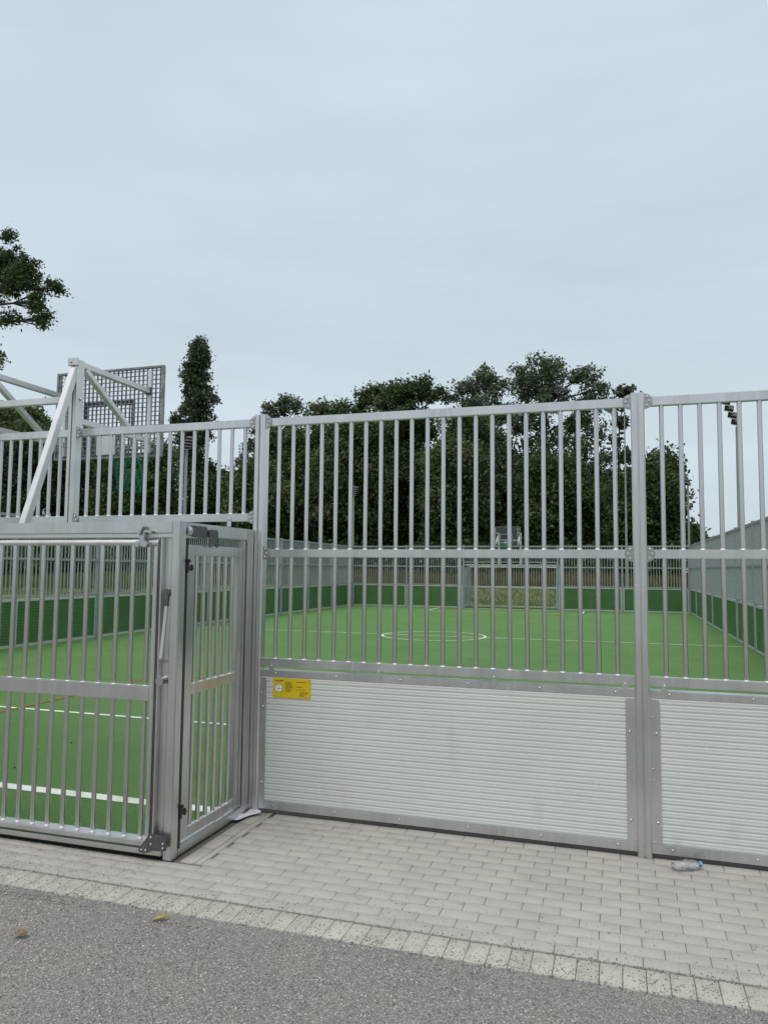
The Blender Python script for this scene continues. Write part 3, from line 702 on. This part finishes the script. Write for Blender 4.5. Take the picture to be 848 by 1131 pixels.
# loose grit on gravel, border stones and the first pavers
def grit(name, n_, fx, fy, smin, smax, zf, label):
    base = np.array([(1, 0, 0), (-1, 0, 0), (0, 1, 0), (0, -1, 0), (0, 0, 1), (0, 0, -1)], float)
    tri = np.array([(0, 2, 4), (2, 1, 4), (1, 3, 4), (3, 0, 4), (2, 0, 5), (1, 2, 5), (3, 1, 5), (0, 3, 5)])
    x = fx(n_); y = fy(n_); s = smin+(smax-smin)*rng.random(n_)**2.5
    if name == 'loose_gravel':        # sandy patches hold fewer stones
        f = np.sin(x*2.1+1.3*np.sin(y*3.3))+np.sin(y*4.7+1.7*np.sin(x*2.9+1))+.6*np.sin(x*7+y*5)
        k = (f > -.35) | (rng.random(n_) < .3); x, y, s = x[k], y[k], s[k]; n_ = len(x)
    a = rng.random(n_)*6.28
    vv = base[None]*(.6+.8*rng.random((n_, 6, 1)))*s[:, None, None]; vv[..., 2] *= .7
    c, sn = np.cos(a)[:, None], np.sin(a)[:, None]
    P = np.stack([vv[..., 0]*c-vv[..., 1]*sn+x[:, None], vv[..., 0]*sn+vv[..., 1]*c+y[:, None], vv[..., 2]+(zf(x, y)[:, None] if callable(zf) else zf)+s[:, None]*.35], -1)
    o = raw(name, P.reshape(-1, 3), (tri[None]+6*np.arange(n_)[:, None, None]).reshape(-1, 3), STONE)
    return tag(o, label, 'gravel', kind='stuff')
grit('loose_gravel', 105000, lambda n: rng.uniform(-4.2, 1.6, n), lambda n: 1.85+1.69*rng.random(n)**.95, 0.0018, .0062, lambda x, y: gravel_h(x, y)-.0012, 'loose fine grey gravel stones covering the yard')
grit('border_grit', 13000, lambda n: rng.uniform(-4.5, 1.5, n), lambda n: np.where(rng.random(n) < .3, rng.normal(3.728, .006, n), 3.53+np.abs(rng.normal(0, .11, n))), .0016, .0050, .0005, 'dark grit strewn over the border stones')
grit('paving_grit', 3600, lambda n: np.where(rng.random(n) < .55, -2.7-1.9*rng.random(n), rng.uniform(-2.4, 1.6, n)), lambda n: 3.75+.38*rng.random(n)**1.2, .0014, .004, .0005, 'scattered dark grit crumbs on the pavers')

grit('turf_specks', 420, lambda n: rng.uniform(XL+.3, XR-.3, n), lambda n: YN+.3+(YF-YN-.6)*rng.random(n)**1.4, .004, .016, .003, 'scattered pale specks on the green turf')

# ---------------------------------------------------------------- floodlight masts
def mast(px, py, Y, hd, n_lamps, label, rb=.075, rtp=.045, tilt=0.5, size=.22):
    p = at(px, py, Y); p0 = Vector((p.x, p.y, float(hgt(np.array(p.x), np.array(p.y)))-.05))
    t = thing('floodlight_mast', p0, label, 'floodlight', 'floodlight masts')
    MB().tube(p0, (p.x, p.y, p.z), rb, 12, rtp).build('pole', POLEM, t)
    dx, dz = hd; top = Vector((p.x, p.y, p.z)); bar_top = top+Vector((dx, -.15, dz))
    MB().path([top, top+Vector((0, 0, .12)), bar_top], [.035, .035, .03], 8).build('bracket_arm', POLEM, t)
    for k in range(n_lamps):
        c = top.lerp(bar_top, (k+.6)/n_lamps)+Vector((0, -.12, .05))
        l = MB().beam(c+Vector((-size, 0, 0)), c+Vector((size, 0, -.06)), .24, .10, (0, -tilt, 1)).build('lamp_head', BLACK, t, bevel=.01)
        MB().beam(c+Vector((-size*.9, -.01, -.055)), c+Vector((size*.9, -.01, -.115)), .2, .012, (0, -tilt, 1)).build('lamp_glass', LENS, l)
    return t
mast(759.5, 537, 45, (-.35, .75), 4, 'thin floodlight mast with dark lamp heads, behind the far right corner of the court', tilt=.9, size=.16)
mast(814, 472, 24, (-.36, .80), 4, 'bigger floodlight mast with black tilted lamp heads, above the right fence', .08, .05, .9, .12)
mast(390.5, 547, 42, (.18, .45), 4, 'floodlight mast with a stack of pale lamps, before the dark trees', .06, .045, .4, .2)
mast(206, 497, 27, (.42, .45), 4, 'floodlight mast in front of the slim poplar', .085, .06, .4, .22)
mast(689.3, 452, 45, (.15, .35), 2, 'tallest thin floodlight mast, beside the open crowned tree', .075, .03, .4, .2)

# ---------------------------------------------------------------- trees
def leaves(centres, rad, per, size, rg, flat=.75):
    """leaf quads in clumps: returns verts, faces"""
    n_ = len(centres)*per
    c = np.repeat(centres, per, 0)+rg.normal(0, 1, (n_, 3))*np.repeat(np.broadcast_to(np.asarray(rad), (len(centres),)), per)[:, None]*np.array([.6, .6, .5])
    a = rg.normal(0, 1, (n_, 3)); a /= np.linalg.norm(a, axis=1, keepdims=True)
    b = rg.normal(0, 1, (n_, 3)); b -= (a*b).sum(1, keepdims=True)*a; b /= np.linalg.norm(b, axis=1, keepdims=True)
    s = size*(.55+.9*rg.random((n_, 1)))
    V = np.stack([c-a*s, c+b*s*.55, c+a*s, c-b*s*.55], 1)
    return V.reshape(-1, 3), np.arange(n_*4).reshape(-1, 4)
def tree(name, label, base_px, Y, lobes, leaf, m, seed, per=40, crad=.55, trunk_r=.3, dens=1.0, limbs=True, cat='tree', shell=.55, zb=None, twig=True):
    """lobes: (px, py, rx_px, ry_px, clumps, depth offset m)"""
    rg = np.random.default_rng(seed)
    L_ = []
    for (px, py, rx, ry, nc, dy) in lobes:
        c = at(px, py, Y+dy); s = scale_at(c); L_.append((np.array(c), rx*s, ry*s, int(nc*dens)))
    bp = at(base_px, 640, Y); base = Vector((bp.x, Y, float(hgt(np.array(bp.x), np.array(Y)))-.1)) if zb is None else Vector((bp.x, Y, zb))
    t = thing(name, base, label, cat, 'trees round the court')
    tr = MB(); top = max(l[0][2]+l[2]*.5 for l in L_)
    cx_ = float(np.average([l[0][0] for l in L_], weights=[l[3] for l in L_]))
    def axis(z):
        f = (z-base.z)/(top-base.z); return Vector((base.x+(cx_-base.x)*f**1.5+.25*math.sin(z*.5+seed), Y+.2*math.cos(z*.4+seed), z))
    zs = [base.z+(top-base.z)*f for f in np.linspace(0, .93, 9)]
    tr.path([axis(z) for z in zs], [trunk_r*(1.25 if i == 0 else (1-.88*i/8)) for i in range(9)], 9)
    C = []; RAD = []
    for (c, rx, rz, nc) in L_:
        u = rg.normal(0, 1, (nc, 3)); u /= np.linalg.norm(u, axis=1, keepdims=True)
        rad = (shell+(1-shell)*rg.random((nc, 1))**.8)*(.82+.3*rg.random((nc, 1)))
        p = c+u*rad*np.array([rx, max(rx*.85, min(rx*1.2, rz)), rz])
        C.append(p)
        # limbs
        if limbs:
            zst = max(base.z+1.2, min(c[2]-rz*.9, top*.8)); st_ = axis(zst); e = Vector(c)
            mid = st_.lerp(e, .5)+Vector((0, 0, .3))
            tr.path([st_, mid, e], [trunk_r*.34, trunk_r*.22, trunk_r*.10], 6)
            if twig:
                for q_ in p[rg.choice(nc, min(nc, 14), replace=False)]:
                    tr.path([mid.lerp(e, .6), Vector(q_)], [trunk_r*.085, trunk_r*.03], 4)
    C = np.concatenate(C)
    V, Fc = leaves(C, crad*(.7+.6*rg.random(len(C))), per, leaf, rg)
    # keep leaves above the ground
    keep = V.reshape(-1, 4, 3)[:, :, 2].min(1) > base.z+.15
    V = V.reshape(-1, 4, 3)[keep].reshape(-1, 3); Fc = np.arange(len(V)).reshape(-1, 4)
    tr.build('trunk', BARK, t)
    raw('crown', V, Fc, m, t)
    return t
# open crowned tall trees and slim poplar
tree('poplar_tree', 'slim tall poplar standing alone against the sky', 214, 70,
     [(220, 379, 8, 9, 16, 0), (220, 391, 13, 12, 26, 0), (217, 404, 16, 13, 32, 0), (216, 417, 18, 13, 36, .3), (217, 430, 20, 13, 40, 0), (220, 444, 22, 13, 40, -.3), (217, 457, 20, 13, 38, 0), (215, 470, 20, 13, 36, .3), (213, 484, 22, 14, 42, 0), (213, 500, 24, 18, 50, 0), (214, 524, 25, 22, 64, .4), (194, 464, 6, 7, 8, 0), (215, 560, 26, 30, 70, 0)],
     .16, LEAF[2], 11, 56, .46, .34, shell=.2)
tree('airy_tree', 'airy round topped tree with sky gaps, right of the poplar', 303, 72,
     [(310, 448, 20, 13, 42, 0), (296, 462, 14, 12, 22, 0), (328, 452, 9, 8, 10, 0), (277, 497, 14, 16, 22, 0), (268, 512, 8, 10, 8, 0), (300, 490, 22, 22, 40, 0), (290, 530, 26, 24, 50, 0), (322, 475, 14, 14, 20, 0), (281, 474, 6, 6, 5, 0)],
     .145, LEAF[2], 12, 62, .46, .28, shell=.3, dens=.62)
tree('broad_tree', 'low topped broad tree between the airy tree and the dense domed tree', 362, 71,
     [(350, 455, 15, 13, 36, 0), (372, 456, 19, 14, 44, 0), (360, 485, 34, 26, 90, 0), (362, 535, 40, 36, 110, 0)], .15, LEAF[1], 13, 70, .52, .3, shell=.35, dens=.7)
tree('broad_tree', 'dense domed tree left of the gap of sky', 440, 70,
     [(442, 437, 28, 17, 70, 0), (412, 440, 20, 14, 44, 0), (471, 432, 19, 13, 40, 0), (440, 465, 48, 24, 120, 0), (440, 520, 52, 42, 150, 0), (488, 438, 7, 6, 6, 0), (396, 455, 10, 12, 14, 0)], .15, LEAF[0], 14, 76, .54, .36, shell=.35, dens=.75)
tree('open_crowned_tree', 'tallest open crowned tree with several stems and sky gaps', 590, 70,
     [(596, 411, 31, 17, 70, 0), (578, 428, 20, 14, 34, 0), (643, 415, 17, 12, 28, 0), (655, 432, 14, 13, 22, 0), (612, 438, 26, 17, 46, 0), (585, 462, 30, 20, 52, 0), (640, 462, 24, 20, 40, 1), (660, 480, 14, 14, 15, 0), (610, 490, 30, 22, 50, 0), (665, 505, 12, 12, 12, 0), (640, 500, 18, 16, 20, 0), (575, 500, 22, 24, 34, 0), (672, 446, 7, 7, 5, 0), (600, 520, 24, 22, 44, 0), (648, 528, 22, 20, 30, 0), (630, 545, 24, 16, 30, 0), (668, 530, 12, 16, 14, 0), (585, 535, 16, 16, 24, 0)],
     .15, LEAF[3], 15, 66, .54, .42, shell=.3, dens=.6)
tree('open_crowned_tree', 'pale leaning crowned tree just right of the gap of sky', 548, 68,
     [(532, 418, 17, 13, 32, 0), (514, 428, 16, 9, 20, 0), (548, 428, 16, 14, 28, 0), (528, 447, 24, 14, 42, 0), (552, 458, 20, 16, 32, 0), (541, 485, 24, 20, 44, 0), (520, 470, 10, 8, 9, 0), (556, 510, 24, 26, 50, 0), (504, 438, 6, 4, 4, 0)],
     .15, LEAF[3], 16, 66, .52, .36, shell=.3, dens=.62)
tree('twiggy_tree', 'thin twiggy tree peeping out beside the middle fence post', 686, 74,
     [(690, 434, 9, 5, 9, 0), (687, 466, 8, 6, 7, 0), (681, 490, 5, 6, 4, 0), (678, 452, 5, 4, 3, 0), (692, 505, 9, 10, 8, 0), (684, 530, 12, 14, 14, 0)], .24, LEAF[2], 17, 34, .5, .22, shell=.2)
# dense lower trees in front of them
und = [(14, 500, 36, 34, 'dense low tree behind the goal arms at the left edge', 1), (78, 520, 44, 36, 'dense low tree below the near backboard', 1), (150, 532, 44, 34, 'dense low tree between the near backboard and the poplar', 1),
       (242, 552, 34, 32, 'low dark tree at the foot of the poplar', 0), (286, 560, 32, 34, 'low dark tree under the airy tree', 1),
       (330, 540, 38, 46, 'full dark tree behind the pale stacked floodlight', 0), (385, 535, 40, 52, 'full dark tree under the broad low topped crown', 1), (445, 535, 44, 56, 'full dark tree under the dense domed crown', 0),
       (505, 530, 32, 50, 'rounded dark tree below the gap of sky', 1), (560, 560, 40, 40, 'low dark tree behind the far basketball hoop', 2), (618, 560, 40, 44, 'low dark tree under the tallest open crown', 0),
       (668, 566, 32, 40, 'low dark tree left of the middle fence post', 1), (716, 560, 34, 42, 'dark round tree right of the middle fence post', 0)]
for i, (px, py, rx, ry, lab, mi) in enumerate(und):
    Yt = (60, 67, 63, 71)[i % 4]; rv = random.Random(i*7+1); py += rv.uniform(-4, 8)
    bump_ = [(px+rv.uniform(-.8, .8)*rx, py-ry*rv.uniform(.75, 1.15), rx*rv.uniform(.22, .4), ry*rv.uniform(.25, .4), 20, rv.uniform(-1, 1)) for _ in range(4)]
    tree('dense_tree', lab, px, Yt, [(px, py, rx, ry, 120, 0), (px-rx*.35, py-ry*.35, rx*.6, ry*.55, 55, -1), (px+rx*.4, py-ry*.25, rx*.6, ry*.6, 55, -1), (px, py+ry*.7, rx*1.05, ry*.75, 130, 0), (px-rx*.5, py+ry*.5, rx*.6, ry*.6, 60, -1.5), (px, 620, rx*1.2, 20, 90, -1), (px+rx*.1, py, rx*.5, ry*.6, 60, 1), (px, 592, rx*1.1, 30, 90, 1.5), (px, 553, rx*1.15, 26, 80, .5)]+bump_,
         .16, LEAF[mi], 40+i, 108, .74, .3, shell=.4, twig=False)
tree('small_bush', 'small bush beyond the far right corner of the court', 765, 75, [(764, 595, 9, 12, 20, 0), (772, 603, 10, 8, 14, 0), (752, 600, 12, 16, 26, 0), (744, 575, 8, 26, 18, 0)], .26, LEAF[0], 70, 34, .6, .12)
for i, (px, py, rx, ry, lab) in enumerate([(-45, 520, 44, 40, 'dense low tree off the left edge beyond the side fence'), (30, 476, 30, 18, 'feathery tree top showing under the left goal arms')]):
    tree('dense_tree', lab, px, 74, [(px, py, rx, ry, 80, 0), (px+6, py+ry*1.4, rx, ry, 80, 0), (px, 600, rx, 30, 60, 0)], .3, LEAF[1], 80+i, 36, .7, .3)
# the nearer tree whose branches reach in at the left
tree('leafy_tree', 'nearer leafy tree reaching in from the left edge above the goal arms', -150, 22,
     [(-90, 300, 90, 70, 220, 0), (-20, 300, 40, 42, 120, 0), (8, 285, 16, 26, 44, 0), (22, 308, 22, 22, 56, 0), (40, 332, 14, 16, 24, 0), (58, 318, 13, 7, 14, 0), (50, 352, 10, 12, 14, 0), (28, 300, 16, 20, 26, 0), (12, 352, 10, 10, 10, 0), (-20, 378, 16, 16, 24, 0), (-4, 395, 6, 9, 9, 0), (10, 262, 8, 7, 8, 0), (-40, 260, 40, 30, 60, 0), (-110, 380, 70, 50, 110, 0), (-130, 230, 60, 40, 90, 0)],
     .06, LEAF[0], 91, 54, .19, .26, shell=.15, zb=-.02, dens=.85)

# ---------------------------------------------------------------- meadow grass beyond the court
def grass(name, n_, x0, x1, y0, y1, h0, h1, wd, m, label):
    x = rng.uniform(x0, x1, n_); y = rng.uniform(y0, y1, n_); z = hgt(x, y)-.02
    h = rng.uniform(h0, h1, n_); a = rng.uniform(0, math.pi, n_); lx, ly = rng.normal(0, .16, n_)*h, rng.normal(0, .16, n_)*h
    dx, dy = np.cos(a)*wd, np.sin(a)*wd
    V = np.stack([np.stack([x-dx, y-dy, z], -1), np.stack([x+dx, y+dy, z], -1), np.stack([x+dx*.35+lx, y+dy*.35+ly, z+h], -1), np.stack([x-dx*.35+lx, y-dy*.35+ly, z+h], -1)], 1)
    return tag(raw(name, V.reshape(-1, 3), np.arange(n_*4).reshape(-1, 4), m), label, 'grass', kind='stuff')
grass('tall_dry_grass', 42000, -33, 20, 51, 60.5, .25, .85, .035, DRYG, 'tall tan dry grass in a band before the trees')
grass('meadow_tufts', 30000, -70, 20, 37.5, 52, .08, .28, .02, GRNG, 'short green meadow grass beyond the far fence')
grass('green_bank_grass', 32000, -80, -33, 46, 64, .3, .8, .035, GRNG, 'taller green grass on the bank at the left')
